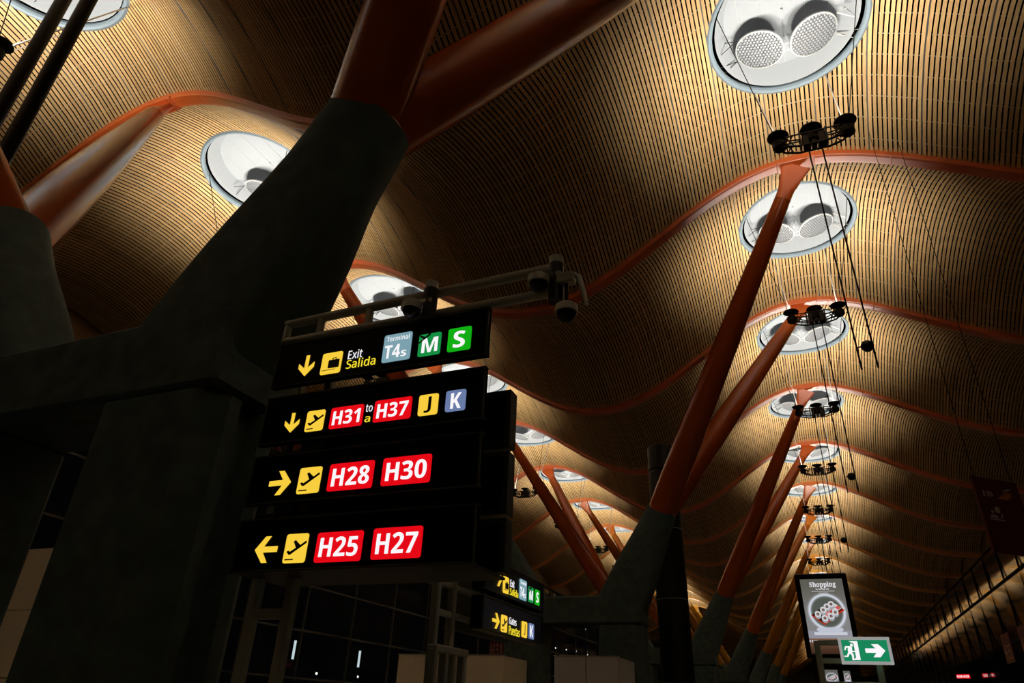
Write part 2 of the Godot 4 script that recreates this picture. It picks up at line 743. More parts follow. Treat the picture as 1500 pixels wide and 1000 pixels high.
func skylight(side: int, n: int) -> void:
	var xc: float = ROWS[side]
	var dm := mid(n)
	var t := thing("skylight", "oval white skylight with two round reflectors, %s in the row %s" % [ORD[n + 3], row_words(side)], "skylight", W(xc, 0, dm), 0.0, "oval skylights along the roof crests")
	t.position = Vector3.ZERO
	var fine := n < 4
	var sides := 48 if fine else 28
	var prof := [[0.0, 0.12], [-0.02, 0.02], [0.01, -0.05], [0.08, -0.08], [0.15, -0.05], [0.19, 0.02], [0.17, 0.12]]
	var rings := []
	for q in prof:
		var ring := PackedVector3Array()
		for k in sides:
			var a := TAU * k / sides
			var dir := Vector2(cos(a) * 2.0, sin(a) * 2.2)
			var o: Vector2 = Vector2(cos(a) / 2.0, sin(a) / 2.2).normalized() * float(q[0])
			var x: float = xc + dir.x + o.x
			var d: float = dm + dir.y + o.y
			ring.push_back(W(x, skin(xc + dir.x, dm + dir.y) + q[1], d))
		rings.append(ring)
	var mb := Mb.new()
	# the ring's profile runs round as an open loft; each row of points is one line of the profile
	for i in rings.size() - 1:
		for k in sides:
			var j := (k + 1) % sides
			var a := TAU * (k + 0.5) / sides
			var core := W(xc + cos(a) * 2.05, skin(xc + cos(a) * 2.05, dm + sin(a) * 2.25) + 0.1, dm + sin(a) * 2.25)
			mb.flat(rings[i][k], rings[i][j], rings[i + 1][j], rings[i + 1][k], core)
	put("rim_ring", mb.done(), M.ring, t)
	# white vault inside: strips of membrane that run along the hall
	var vault := Mb.new()
	var edges := [-1.6, -1.2, -0.6, 0.0, 0.6, 1.2, 1.6]
	var vy := func(x: float, d: float) -> float: return 17.22 + 0.3 * (1.0 - x * x / 3.6) + 0.14 * (1.0 - d * d / 4.6)
	var vr := []
	for q in [1.0, 0.8, 0.6, 0.4, 0.2, 0.02]:
		var ring := PackedVector3Array()
		for k in sides:
			var a := TAU * k / sides
			var dx: float = cos(a) * 1.6 * q
			var dd: float = sin(a) * 1.82 * q
			ring.push_back(W(xc + dx, vy.call(dx, dd), dm + dd))
		vr.append(ring)
	for i in vr.size() - 1:
		for k in sides:
			var j := (k + 1) % sides
			vault.flat(vr[i][k], vr[i][j], vr[i + 1][j], vr[i + 1][k], W(xc, 30, dm))
	var v := put("white_vault", vault.done(), M.white, t)
	# seams
	for i in range(1, edges.size() - 1):
		var seams := Mb.new()
		var x: float = edges[i]
		var h := 1.8 * sqrt(maxf(0.0, 1.0 - pow(x / 1.601, 2)))
		var pts := []
		for k in 7:
			var d := lerpf(-h, h, k / 6.0)
			pts.append(W(xc + x, vy.call(x, d) - 0.004, dm + d))
		seams.tube(pts, 0.006, 5, false)
		put("seam", seams.done(), M.disc_rim, v)
	# white collar hanging from the vault's edge, in the shade of the rim
	var collar := Mb.new()
	for k in sides:
		var p := []
		for q in [[k, 0], [k + 1, 0], [k + 1, 1], [k, 1]]:
			var a: float = TAU * q[0] / sides
			var dx := cos(a) * (1.6 if q[1] else 1.9)
			var dd := sin(a) * (1.82 if q[1] else 2.16)
			p.append(W(xc + dx, vy.call(dx, dd) if q[1] else skin(xc + dx, dm + dd) + 0.08, dm + dd))
		collar.flat(p[0], p[1], p[2], p[3], W(xc + cos(TAU * k / sides) * 9.0, 17, dm + sin(TAU * k / sides) * 9.0))
	put("collar", collar.done(), M.white, t)
	# two dimpled reflector discs, each tipped outwards, on wires
	for s in [-1.0, 1.0]:
		var disc := Mb.new()
		var basis := Basis(Vector3(0, 0, 1), 0.24 * s)
		var at := W(xc + 0.72 * s, 17.02, dm + 0.66)
		var R := 0.64
		disc.xf = Transform3D(basis, at)
		var ns := 36
		var uvs := PackedVector2Array()
		for layer in [[0.0, -0.05, -1.0], [0.03, 0.04, 1.0]]:
			for k in ns:
				var a := TAU * k / ns
				var b := TAU * (k + 1) / ns
				var m0 := Vector3(0, layer[0] - 0.03, 0)
				var pa := Vector3(cos(a) * R, layer[0], sin(a) * R)
				var pb := Vector3(cos(b) * R, layer[0], sin(b) * R)
				var nn := Vector3(0, layer[2], 0)
				var before := disc.v.size()
				disc.tri(m0, pa, pb, nn, nn, nn)
				for w in range(before, disc.v.size()):
					var l: Vector3 = disc.xf.affine_inverse() * disc.v[w]
					uvs.push_back(Vector2(l.x, l.z) * 1.35)
		disc.uv = uvs
		var dn := put("reflector_disc", disc.done(), M.disc, t)
		var rim := Mb.new()
		rim.lathe([[R - 0.01, 0.05], [R + 0.03, 0.04], [R + 0.03, -0.01], [R - 0.01, -0.02]], 36, at, basis)
		put("rim", rim.done(), M.disc_rim, dn)
		if fine:
			var wires := Mb.new()
			for e in [-0.35, 0.35]:
				for g in [-0.12, 0.2]:
					var a: Vector3 = at + basis * Vector3(s * 0.66, 0.03, e)
					var rx: float = xc + s * 1.93 * sqrt(1.0 - pow((0.66 + e + g) / 2.25, 2))
					var rd: float = dm + 0.66 - e - g
					wires.tube([a, W(rx, skin(rx, rd) + 0.12, rd)], 0.012, 5, false)
			if s > 0:
				for e in [-0.12, 0.12]:
					wires.tube([W(xc - 0.06, 16.84, dm + 0.66 + e), W(xc + 0.06, 16.84, dm + 0.66 + e)], 0.012, 5, false)
			put("stay_wires", wires.done(), M.cable if s < 0 else M.rod, dn)


func cluster(side: int, n: int) -> void:
	var xc: float = ROWS[side]
	var dm := mid(n) + 0.15
	var t := thing("uplight_cluster", "black hanging cluster of three uplights, %s in the row %s" % [ORD[n + 3], row_words(side)], "light fixture", W(xc, 13.0, dm), 0.0, "hanging uplight clusters")
	if not M.has("bell"):
		var bell := Mb.new()
		bell.lathe([[0.0, -0.36], [0.13, -0.36], [0.155, -0.33], [0.155, -0.16], [0.11, -0.1], [0.1, -0.06], [0.17, -0.01], [0.265, 0.05], [0.265, 0.07], [0.235, 0.055], [0.1, 0.0], [0.0, 0.0]], 20)
		M.bell = bell.done()
		var rib := Mb.new()
		for k in 5:
			rib.lathe([[0.15, -0.32 + k * 0.035], [0.172, -0.32 + k * 0.035], [0.172, -0.305 + k * 0.035], [0.15, -0.305 + k * 0.035]], 16)
		M.bell_fins = rib.done()
		var ln := Mb.new()
		ln.lathe([[0.0, 0.045], [0.17, 0.045], [0.17, 0.03], [0.0, 0.03]], 18)
		M.lens_mesh = ln.done()
		var fr := Mb.new()
		# two flat cheeks, cross bars and gear boxes of the middle
		for z in [-0.13, 0.13]:
			fr.box(Vector3(-0.3, -0.28, z), Vector3(0.035, 0.42, 0.035))
			fr.box(Vector3(0.3, -0.28, z), Vector3(0.035, 0.42, 0.035))
			fr.box(Vector3(0, -0.12, z), Vector3(1.3, 0.03, 0.03))
			fr.box(Vector3(0, -0.49, z), Vector3(0.66, 0.035, 0.035))
		for xx in [-0.3, -0.1, 0.1, 0.3]:
			fr.box(Vector3(xx, -0.49, 0), Vector3(0.03, 0.03, 0.28))
			fr.box(Vector3(xx, -0.12, 0), Vector3(0.03, 0.03, 0.28))
		M.frame_mesh = fr.done()
		for s in [-1.0, 1.0]:
			var bow := Mb.new()
			for z in [-0.13, 0.13]:
				bow.tube([Vector3(0.86 * s, -0.28, z * 0.3), Vector3(0.66 * s, -0.42, z * 0.8), Vector3(0.32 * s, -0.5, z)], 0.028, 7)
				bow.tube([Vector3(0.86 * s, -0.12, z * 0.3), Vector3(0.3 * s, -0.3, z)], 0.018, 6)
				bow.tube([Vector3(0.62 * s, -0.12, z), Vector3(0.45 * s, -0.47, z)], 0.014, 6)
				bow.tube([Vector3(0.45 * s, -0.12, z), Vector3(0.62 * s, -0.43, z)], 0.014, 6)
			M["bow_mesh%d" % int(s)] = bow.done()
	for k in [-1.0, 0.0, 1.0]:
		var b := put("lamp_bell", M.bell, M.lamp_body, t, Vector3(0.78 * k, 0.0, 0.0))
		put("cooling_fins", M.bell_fins, M.lamp_body, b)
		put("lamp_lens", M.lens_mesh, M.lens, b)
	put("frame", M.frame_mesh, M.lamp_body, t)
	for s in [-1, 1]:
		put("bowed_arm", M["bow_mesh%d" % s], M.lamp_body, t)
	for g in [[-0.18, 0.14], [0.0, 0.12], [0.19, 0.16]]:
		put("gear_box", box_mesh(Vector3(g[1], 0.4, 0.24), 0.015), M.black, t, Vector3(g[0], -0.31, 0))
	for s in [-1.0, 1.0]:
		var rx: float = 1.0 * s
		put("suspension_rod", tube_mesh([Vector3(0.78 * s, 0.02, -0.1), Vector3(rx, 3.9, -1.9)], 0.02 if s > 0 else 0.014, 6), M.rod, t)
		put("suspension_cable", tube_mesh([Vector3(0.86 * s, 0.02, 0.1), Vector3(rx * 1.75, 3.8, 1.1)], 0.012, 5), M.cable, t)
	if side == 0:
		for s in [-1.0, 1.0]:
			put("power_cable", tube_mesh([Vector3(0.15 * s, -0.48, 0), Vector3(0.15 * s, -6.65, 0)], 0.02, 6), M.cable, t)
	# the lamps' light
	var lamps := [-1.0, 0.0, 1.0] if n < 3 else [0.0]
	for k in lamps:
		var l := SpotLight3D.new()
		l.name = numbered(t, "lamp_beam")
		l.position = Vector3(0.78 * k, 0.09, 0)
		l.rotation = Vector3(PI / 2, 0, 0)
		l.light_color = Color(1.0, 0.965, 0.91)
		l.light_energy = LAMP_ENERGY * (1.0 if n < 3 else 3.0)
		l.light_size = 0.16
		l.spot_angle = 80.0
		l.spot_angle_attenuation = 1.0
		l.spot_range = 200.0
		l.spot_attenuation = 2.0
		l.shadow_enabled = true
		t.add_child(l, true)


func ball(n: int) -> void:
	var b := Mb.new()
	var prof := []
	for k in 15:
		var a := -PI / 2 + PI * k / 14.0
		prof.append([0.125 * cos(a), 0.125 * sin(a)])
	b.lathe(prof, 24)
	var t := thing("hanging_loudspeaker", "black spherical loudspeaker hanging between two cables, %s one from the camera" % ORD[n + 1], "loudspeaker", W(2.05, 6.86, mid(n) + 0.15), 0.0, "spherical loudspeakers on cables")
	put("ball_case", b.done(), M.lamp_body, t)
	var band := Mb.new()
	band.lathe([[0.122, -0.012], [0.129, -0.008], [0.129, 0.008], [0.122, 0.012]], 24)
	put("band", band.done(), M.dark_steel, t)
	put("clamp", box_mesh(Vector3(0.34, 0.02, 0.03), 0.005, Vector3(-0.05, 0.0, 0)), M.black, t)


# ---------------------------------------------------------------- tree shaped supports

func superellipse(c: Vector3, ax: Vector3, az: Vector3, power: float, count := 40) -> PackedVector3Array:
	var ring := PackedVector3Array()
	for k in count:
		var a := TAU * (k + 0.5) / count
		var ca := cos(a)
		var sa := sin(a)
		ring.push_back(c + ax * signf(ca) * pow(absf(ca), 2.0 / power) + az * signf(sa) * pow(absf(sa), 2.0 / power))
	return ring


func tree(k: int) -> void:
	var dc := 4.6 + 18.0 * k
	var words := "concrete portal with two flared arms carrying four orange steel struts, %s from the camera" % ORD[k]
	if k >= 3:
		words = "distant concrete portal with flared arms and tapering steel struts, %s from the camera" % ORD[k]
	var t := thing("roof_support", words, "roof support", W(-7.0, -EYE, dc), 0.0, "portals that carry the roof")
	# local frame: x from the middle of the portal, y from the lens height, z towards the camera
	var off := Vector3(0, EYE, 0)
	var half := 0.55
	for s in [-1.0, 1.0]:
		var leg := Mb.new()
		var x0 := 0.95
		var x1 := 2.35
		var sec := PackedVector2Array()
		for q in [[x0 + 0.06, half], [x1 - 0.2, half], [x1, half - 0.25], [x1, 0.16], [x1 - 0.14, 0.12], [x1 - 0.14, -0.12], [x1, -0.16], [x1, -half + 0.25], [x1 - 0.2, -half], [x0 + 0.06, -half], [x0, -half + 0.06], [x0, half - 0.06]]:
			sec.push_back(Vector2(q[0] * s, q[1]))
		var rings := []
		for y in [-EYE, 2.49]:
			var ring := PackedVector3Array()
			for q in sec:
				ring.push_back(off + Vector3(q.x, y, q.y))
			rings.append(ring)
		leg.loft(rings, true, false, true, true)
		put("concrete_leg", leg.done(), M.concrete, t)
		put("joint", box_mesh(Vector3(1.3, 0.05, half * 2.0 - 0.12), 0.0, off + Vector3(1.63 * s, 2.5, 0)), M.joint, t)
	put("cross_beam", box_mesh(Vector3(4.7, 0.84, half * 2.0), 0.05, off + Vector3(0, 2.945, 0)), M.concrete, t)
	for s in [-1.0, 1.0]:
		var base := Vector3(1.45 * s, 2.8, 0)
		var tip := Vector3(3.1 if s > 0.0 else -3.32, 6.06, 0)
		var axis := (tip - base).normalized()
		var arm := Mb.new()
		var rings := []
		for i in 13:
			var f := i / 12.0
			var c := base.lerp(tip, f)
			var lean := smoothstep(0.0, 1.0, f)
			var up := Vector3.UP.slerp(axis, lean)
			var ax := Vector3(up.y, -up.x, 0).normalized()
			rings.append(superellipse(c + off, ax * lerpf(0.86, 0.5, f), Vector3(0, 0, lerpf(half, 0.53, f)), lerpf(7.0, 2.0, smoothstep(0.0, 0.8, f))))
		arm.loft(rings, true, false, true)
		put("concrete_arm", arm.done(), M.concrete, t)
		var collar := Mb.new()
		collar.tube([off + tip - axis * 0.02, off + tip + axis * 0.03, off + tip + axis * 0.06], [0.46, 0.46, 0.42], 28)
		put("steel_collar", collar.done(), paint(2 * k - 2), t)
		for e in [-1, 1]:
			var b := 2 * k - 2 + (0 if e < 0 else 1)
			var foot := off + tip + axis * 0.0 + Vector3(0, 0, -e * 0.12)
			var xt: float = 8.95 * s
			var head := off + Vector3(xt, 15.78, -(D0 + 9.0 * b - dc))
			var dir := (head - foot).normalized()
			var neck := head - dir * 1.15
			var strut := Mb.new()
			var pts := []
			var rad := []
			for q in [[0.0, 0.43], [0.12, 0.445], [0.3, 0.43], [0.55, 0.385], [0.8, 0.315], [1.0, 0.25]]:
				pts.append(foot.lerp(neck, q[0]))
				rad.append(q[1])
			strut.tube(pts, rad, 24)
			var st := put("steel_strut", strut.done(), strut_paint(b), t)
			# flattened head that widens to the bracket under the beam
			var hd := Mb.new()
			var hr := []
			var side := Vector3.RIGHT - dir * dir.x
			side = side.normalized()
			var thick := side.cross(dir).normalized()
			for q in [[0.0, 0.25, 0.25, 2.0], [0.25, 0.25, 0.2, 2.4], [0.6, 0.33, 0.12, 4.0], [1.0, 0.46, 0.09, 6.0]]:
				hr.append(superellipse(neck.lerp(head, q[0]), side * q[1], thick * q[2], q[3], 24))
			hd.loft(hr, true, true, true)
			put("strut_head", hd.done(), paint(b), st)
			var br := put("beam_bracket", box_mesh(Vector3(1.15, 0.1, 0.5), 0.02), paint(b), st, head + Vector3(0, 0.06, 0))
			br.rotation.z = atan(slope(-7.0 + xt))
			var rim := Mb.new()
			for f in [0.14, 0.42, 0.7]:
				var p: Vector3 = foot.lerp(neck, f)
				var r: float = lerpf(0.445, 0.27, f) + (0.012 if f > 0.2 else 0.004)
				rim.tube([p - dir * 0.012, p + dir * 0.012], r, 24, false)
			put("weld_seam", rim.done(), paint(b), st)


# ---------------------------------------------------------------- walls and floor

func shell() -> void:
	var dn := D0 + 9.0 * FIRST_BAY
	var df := D0 + 9.0 * (LAST_BAY + 1)
	var len := df - dn
	var dmid := (df + dn) / 2.0
	var wid := XR - XL
	var xm := (XR + XL) / 2.0
	structure("floor", box_mesh(Vector3(wid + 2, 0.3, len + 2)), M.floor, "smooth dark floor of the hall", W(xm, -EYE - 0.15, dmid))
	structure("trim_1", box_mesh(Vector3(wid + 3, 0.3, len + 3)), M.void, "dark roof deck above the slats", W(xm, 20.6, dmid))
	structure("wall_back", box_mesh(Vector3(wid + 3, 22.5, 0.3)), M.wall, "wall behind the camera", W(xm, 9.4, dn - 0.6))
	structure("wall_far", box_mesh(Vector3(wid + 3, 22.5, 0.3)), M.wall, "dim end wall of the hall", W(xm, 9.4, df + 0.6))
	for side in 2:
		var x := XR if side == 0 else XL
		var out := 1.0 if side == 0 else -1.0
		var t := Node3D.new()
		t.name = "wall_right" if side == 0 else "wall_left"
		t.set_meta("kind", "structure")
		t.set_meta("category", "wall")
		t.set_meta("label", "tall dark glass wall of framed panes along the hall, %s" % ("under the red hanging banner" if side == 0 else "behind the gate signs"))
		add_child(t)
		var top := 11.8
		put("fascia", box_mesh(Vector3(0.4, 20.6 - top, len), 0.0, W(x + out * 0.25, (20.6 + top) / 2.0, dmid)), M.fascia, t)
		var levels := [-EYE, 1.1, 3.35, 5.6, 9.3, top]
		if side == 1:
			levels = [-EYE, 1.12, 3.4, 5.65, 8.0, top]
		var step := 4.5
		var nd := int(len / step)
		for r in levels.size() - 1:
			for k in nd:
				var d0 := dn + k * step
				var g := put("pane", box_mesh(Vector3(0.03, levels[r + 1] - levels[r] - 0.08, step - 0.06)), M.glass if side == 0 else M.glass_left, t, W(x + out * 0.03, (levels[r] + levels[r + 1]) / 2.0, d0 + step / 2.0))
				if side == 0:
					g.rotation.z = deg_to_rad(3.6)   # the panes of this side lean in a little at the top
		for r in levels.size():
			put("transom", box_mesh(Vector3(0.16, 0.09 if r != 4 or side == 1 else 0.24, len), 0.01), M.mullion if side == 1 else M.dark_mullion, t, W(x - out * 0.03, levels[r], dmid))
		var mull := Mb.new()
		for k in nd + 1:
			mull.box(W(x - out * 0.02, (top - EYE) / 2.0, dn + k * step), Vector3(0.12, top + EYE, 0.06))
		put("mullion", mull.done(), M.mullion if side == 1 else M.dark_mullion, t)


# ---------------------------------------------------------------- the big gate sign

func arrow_poly(kind: String, x0: float, y0: float, w: float, h: float) -> PackedVector2Array:
	# unit arrow that points right; a shaft with a swept open head
	var right := [0.0, 0.39, 0.62, 0.39, 0.36, 0.0, 0.6, 0.0, 1.0, 0.5, 0.6, 1.0, 0.36, 1.0, 0.62, 0.61, 0.0, 0.61]
	var p := PackedVector2Array()
	for k in range(0, right.size(), 2):
		var u: float = right[k]
		var v: float = right[k + 1]
		if kind == "left":
			u = 1.0 - u
		elif kind == "down":
			var o := u
			u = v
			v = 1.0 - o
		p.push_back(Vector2(x0 + u * w, y0 + v * h))
	return p


func plane_icon(parent: Node, x0: float, y0: float, s: float, z: float) -> void:
	# departing aircraft seen from the side, with the runway line below
	var pl := [0.14, 0.42, 0.22, 0.44, 0.25, 0.39, 0.5, 0.53, 0.36, 0.76, 0.45, 0.8, 0.68, 0.62, 0.9, 0.76, 0.94, 0.74, 0.93, 0.68, 0.29, 0.29, 0.24, 0.29, 0.12, 0.39]
	put("aircraft_symbol", prism_mesh(poly(pl, x0, y0, s, s), z, z + 0.003), M.print_black, parent)
	put("runway_line", prism_mesh(poly([0.1, 0.1, 0.46, 0.1, 0.46, 0.145, 0.1, 0.145], x0, y0, s, s), z, z + 0.003), M.print_black, parent)


func suitcase_icon(parent: Node, x0: float, y0: float, s: float, z: float) -> void:
	put("suitcase_symbol", prism_mesh(rounded(x0 + s * 0.36, y0 + s * 0.26, x0 + s * 0.9, y0 + s * 0.64, s * 0.03), z, z + 0.003), M.print_black, parent)
	var h := Mb.new()
	h.prism(poly([0.54, 0.64, 0.57, 0.64, 0.57, 0.7, 0.7, 0.7, 0.7, 0.64, 0.73, 0.64, 0.73, 0.73, 0.54, 0.73], x0, y0, s, s), z, z + 0.003)
	for k in 9:
		h.box(Vector3(x0 + s * (0.1 + k * 0.075), y0 + s * 0.19, z + 0.001), Vector3(s * 0.045, s * 0.035, 0.003))
	put("belt_symbol", h.done(), M.print_black, parent)


func tile(parent: Node, m: Material, x0: float, y0: float, x1: float, y1: float, z: float) -> MeshInstance3D:
	return put("tile", prism_mesh(rounded(x0, y0, x1, y1, 0.02), z - 0.004, z), m, parent)


func gate_tile(panel: Node, s: String, x0: float, y0: float, x1: float, y1: float, z: float) -> void:
	tile(panel, M.red_lit, x0, y0, x1, y1, z)
	var w := x1 - x0
	var h := y1 - y0
	lettering(panel, s, x0 + w * 0.085, y0 + h * 0.17, x1 - w * 0.085, y1 - h * 0.17, z, M.white_lit)


func metro_tile(panel: Node, x0: float, y0: float, x1: float, y1: float, z: float) -> void:
	tile(panel, M.green_lit, x0, y0, x1, y1, z)
	var w := x1 - x0
	var h := y1 - y0
	lettering(panel, "M", x0 + w * 0.16, y0 + h * 0.15, x1 - w * 0.13, y0 + h * 0.8, z, M.white_lit)
	put("aircraft_symbol", prism_mesh(poly([-0.02, 0.62, 0.03, 0.6, 0.52, 0.93, 0.52, 0.99, 0.47, 1.0, 0.3, 0.86, 0.08, 0.96, 0.03, 0.92, 0.2, 0.78], x0, y0, w, h), z, z + 0.006), M.print_brown, panel)


func panel_box(parent: Node, called: String, x0: float, y0: float, x1: float, y1: float, z1: float, depth: float, face: Material, frame: Material) -> MeshInstance3D:
	# a flat lit box: face sheet set into a slim metal frame
	var o := put(called, box_mesh(Vector3(x1 - x0, y1 - y0, depth), 0.006, Vector3((x0 + x1) / 2.0, (y0 + y1) / 2.0, z1 - depth / 2.0 - 0.008)), face, parent)
	var f := Mb.new()
	var g := 0.016
	f.box(Vector3((x0 + x1) / 2.0, y1 - g / 2, z1 - depth / 2.0), Vector3(x1 - x0 + 0.012, g, depth + 0.01), 0.003)
	f.box(Vector3((x0 + x1) / 2.0, y0 + g / 2, z1 - depth / 2.0), Vector3(x1 - x0 + 0.012, g, depth + 0.01), 0.003)
	f.box(Vector3(x0 + g / 2, (y0 + y1) / 2.0, z1 - depth / 2.0), Vector3(g, y1 - y0, depth + 0.01), 0.003)
	f.box(Vector3(x1 - g / 2, (y0 + y1) / 2.0, z1 - depth / 2.0), Vector3(g, y1 - y0, depth + 0.01), 0.003)
	put("panel_frame", f.done(), frame, o)
	return o


func main_sign() -> void:
	var ox := -3.0
	var t := thing("gate_sign", "tall lit direction sign of four black panels with gates H25 to H37", "sign", W(ox, -EYE, 4.2))
	var Y := EYE      # panel heights below are from the lens
	var X := -ox
	var F := 0.0      # the faces lie in the plane z = 0
	var p1 := panel_box(t, "sign_panel", -4.1 + X, 2.44 + Y, -2.0 + X, 2.885 + Y, F, 0.05, M.sign_face, M.sign_back)
	var p2 := panel_box(t, "sign_panel", -4.1 + X, 1.9 + Y, -2.0 + X, 2.345 + Y, F, 0.05, M.sign_face, M.sign_back)
	var p3 := panel_box(t, "sign_panel", -4.1 + X, 1.385 + Y, -2.0 + X, 1.805 + Y, F, 0.05, M.sign_face, M.sign_back)
	var p4 := panel_box(t, "sign_panel", -4.1 + X, 0.86 + Y, -2.0 + X, 1.272 + Y, F, 0.05, M.sign_face, M.sign_back)
	# row 1
	put("arrow", prism_mesh(arrow_poly("down", -3.84 + X, 2.515 + Y, 0.165, 0.205), F - 0.004, F), M.yellow, p1)
	tile(p1, M.yellow, -3.593 + X, 2.497 + Y, -3.384 + X, 2.706 + Y, F)
	suitcase_icon(p1, -3.593 + X, 2.497 + Y, 0.209, F)
	lettering(p1, "Exit", -3.322 + X, 2.61 + Y, -3.178 + X, 2.693 + Y, F, M.text_white, false)
	lettering(p1, "Salida", -3.325 + X, 2.517 + Y, -3.033 + X, 2.605 + Y, F, M.text_yellow, false)
	tile(p1, M.teal_lit, -2.972 + X, 2.518 + Y, -2.7 + X, 2.782 + Y, F)
	lettering(p1, "Terminal", -2.945 + X, 2.715 + Y, -2.725 + X, 2.763 + Y, F, M.white_lit, false)
	lettering(p1, "T4", -2.953 + X, 2.553 + Y, -2.8 + X, 2.677 + Y, F, M.white_lit)
	lettering(p1, "S", -2.79 + X, 2.553 + Y, -2.738 + X, 2.61 + Y, F, M.white_lit)
	metro_tile(p1, -2.628 + X, 2.519 + Y, -2.42 + X, 2.727 + Y, F)
	tile(p1, M.lime_lit, -2.356 + X, 2.518 + Y, -2.146 + X, 2.734 + Y, F)
	lettering(p1, "S", -2.305 + X, 2.55 + Y, -2.2 + X, 2.702 + Y, F, M.white_lit)
	# row 2
	put("arrow", prism_mesh(arrow_poly("down", -3.86 + X, 1.99 + Y, 0.15, 0.178), F - 0.004, F), M.yellow, p2)
	tile(p2, M.yellow, -3.638 + X, 1.976 + Y, -3.455 + X, 2.162 + Y, F)
	plane_icon(p2, -3.638 + X, 1.976 + Y, 0.184, F)
	gate_tile(p2, "H31", -3.395 + X, 1.974 + Y, -3.075 + X, 2.162 + Y, F)
	lettering(p2, "to", -3.055 + X, 2.085 + Y, -2.99 + X, 2.15 + Y, F, M.text_white, false)
	lettering(p2, "a", -3.05 + X, 1.995 + Y, -3.0 + X, 2.045 + Y, F, M.text_yellow, false)
	gate_tile(p2, "H37", -2.972 + X, 1.983 + Y, -2.627 + X, 2.172 + Y, F)
	tile(p2, M.yellow, -2.563 + X, 1.988 + Y, -2.39 + X, 2.166 + Y, F)
	lettering(p2, "J", -2.51 + X, 2.01 + Y, -2.45 + X, 2.145 + Y, F, M.print_black, true)
	tile(p2, M.blue_lit, -2.325 + X, 1.993 + Y, -2.152 + X, 2.17 + Y, F)
	lettering(p2, "K", -2.28 + X, 2.015 + Y, -2.19 + X, 2.145 + Y, F, M.white_lit)
	# row 3
	put("arrow", prism_mesh(arrow_poly("right", -3.888 + X, 1.455 + Y, 0.218, 0.2), F - 0.004, F), M.yellow, p3)
	tile(p3, M.yellow, -3.597 + X, 1.447 + Y, -3.382 + X, 1.661 + Y, F)
	plane_icon(p3, -3.597 + X, 1.447 + Y, 0.214, F)
	gate_tile(p3, "H28", -3.308 + X, 1.447 + Y, -2.895 + X, 1.667 + Y, F)
	gate_tile(p3, "H30", -2.818 + X, 1.451 + Y, -2.397 + X, 1.67 + Y, F)
	# row 4
	put("arrow", prism_mesh(arrow_poly("left", -3.888 + X, 0.928 + Y, 0.216, 0.2), F - 0.004, F), M.yellow, p4)
	tile(p4, M.yellow, -3.6 + X, 0.917 + Y, -3.394 + X, 1.134 + Y, F)
	plane_icon(p4, -3.6 + X, 0.917 + Y, 0.21, F)
	gate_tile(p4, "H25", -3.312 + X, 0.911 + Y, -2.905 + X, 1.13 + Y, F)
	gate_tile(p4, "H27", -2.82 + X, 0.914 + Y, -2.411 + X, 1.136 + Y, F)
	for q in [[2.6, 0.2], [2.07, 0.18], [1.555, 0.21], [1.025, 0.21]]:
		face_light(t, Vector3(-3.1 + X, q[0] + Y, 0.03), Vector2(1.5, q[1]), Color(1.0, 0.6, 0.4), 0.02)
	# the boxes of the other face, behind
	for q in [[1.88, 2.38], [1.33, 1.84], [0.9, 1.3]]:
		var o := put("rear_panel", box_mesh(Vector3(2.1, q[1] - q[0], 0.14), 0.006, Vector3(-3.05 + X, (q[0] + q[1]) / 2.0 + Y, -0.6)), M.sign_back, t)
		put("panel_recess", box_mesh(Vector3(2.02, q[1] - q[0] - 0.09, 0.02), 0.004, Vector3(-3.05 + X, (q[0] + q[1]) / 2.0 + Y, -0.525)), M.black, o)
	# frame: ladder posts at the end nearest the column, carrying rails between the faces
	for px in [-4.05, -3.7]:
		put("post", box_mesh(Vector3(0.085, 2.98 + Y, 0.085), 0.012, Vector3(px + X, (2.98 + Y) / 2.0, -0.3)), M.steel, t)
	for y in [0.6, -0.1, -0.8]:
		put("rung", box_mesh(Vector3(0.3, 0.075, 0.075), 0.01, Vector3(-3.875 + X, y + Y, -0.3)), M.steel, t)
	for y in [2.39, 1.85, 1.32]:
		put("cross_bar", box_mesh(Vector3(1.7, 0.05, 0.42), 0.01, Vector3(-3.23 + X, y + Y, -0.33)), M.dark_steel, t)
	put("soffit", box_mesh(Vector3(2.04, 0.02, 0.6), 0.005, Vector3(-3.06 + X, 0.872 + Y, -0.36)), M.dark_steel, t)
	# tubular rails on top, running past the panels to the camera mast
	put("top_rail", tube_mesh([Vector3(-4.12 + X, 3.12 + Y, -0.04), Vector3(-1.4 + X, 3.17 + Y, -0.04)], 0.042, 14), M.steel, t)
	put("top_rail", tube_mesh([Vector3(-4.1 + X, 2.93 + Y, -0.04), Vector3(-1.4 + X, 2.935 + Y, -0.04)], 0.04, 14), M.steel, t)
	for px in [-4.1, -3.72, -3.2]:
		put("rail_upright", tube_mesh([Vector3(px + X, 2.9 + Y, -0.04), Vector3(px + X, 3.12 + Y, -0.04)], 0.036, 12), M.steel, t)
	for px in [-2.55, -1.42]:
		var y0 := 2.86 if px < -2.0 else 2.8
		var mast := put("mast", tube_mesh([Vector3(px + X, y0 + Y, 0.02), Vector3(px + X, 3.15 + Y, 0.02)], 0.062, 16), M.dark_steel, t)
		put("mast_cap", tube_mesh([Vector3(px + X, 3.12 + Y, 0.02), Vector3(px + X, 3.22 + Y, 0.02)], 0.058, 16), M.steel, mast)
	# security cameras: things of their own that hang on the rails
	dome_camera(Vector3(-2.69, 2.955, 4.12), "security dome camera mounted at the middle mast of the sign rail", 0.0)
	dome_camera(Vector3(-1.545, 2.97, 4.12), "security dome camera fixed beside the end mast of the sign rail", 0.0)
	dome_camera(Vector3(-1.33, 2.68, 4.16), "security dome camera hanging on a bent arm past the sign rail", 1.0)


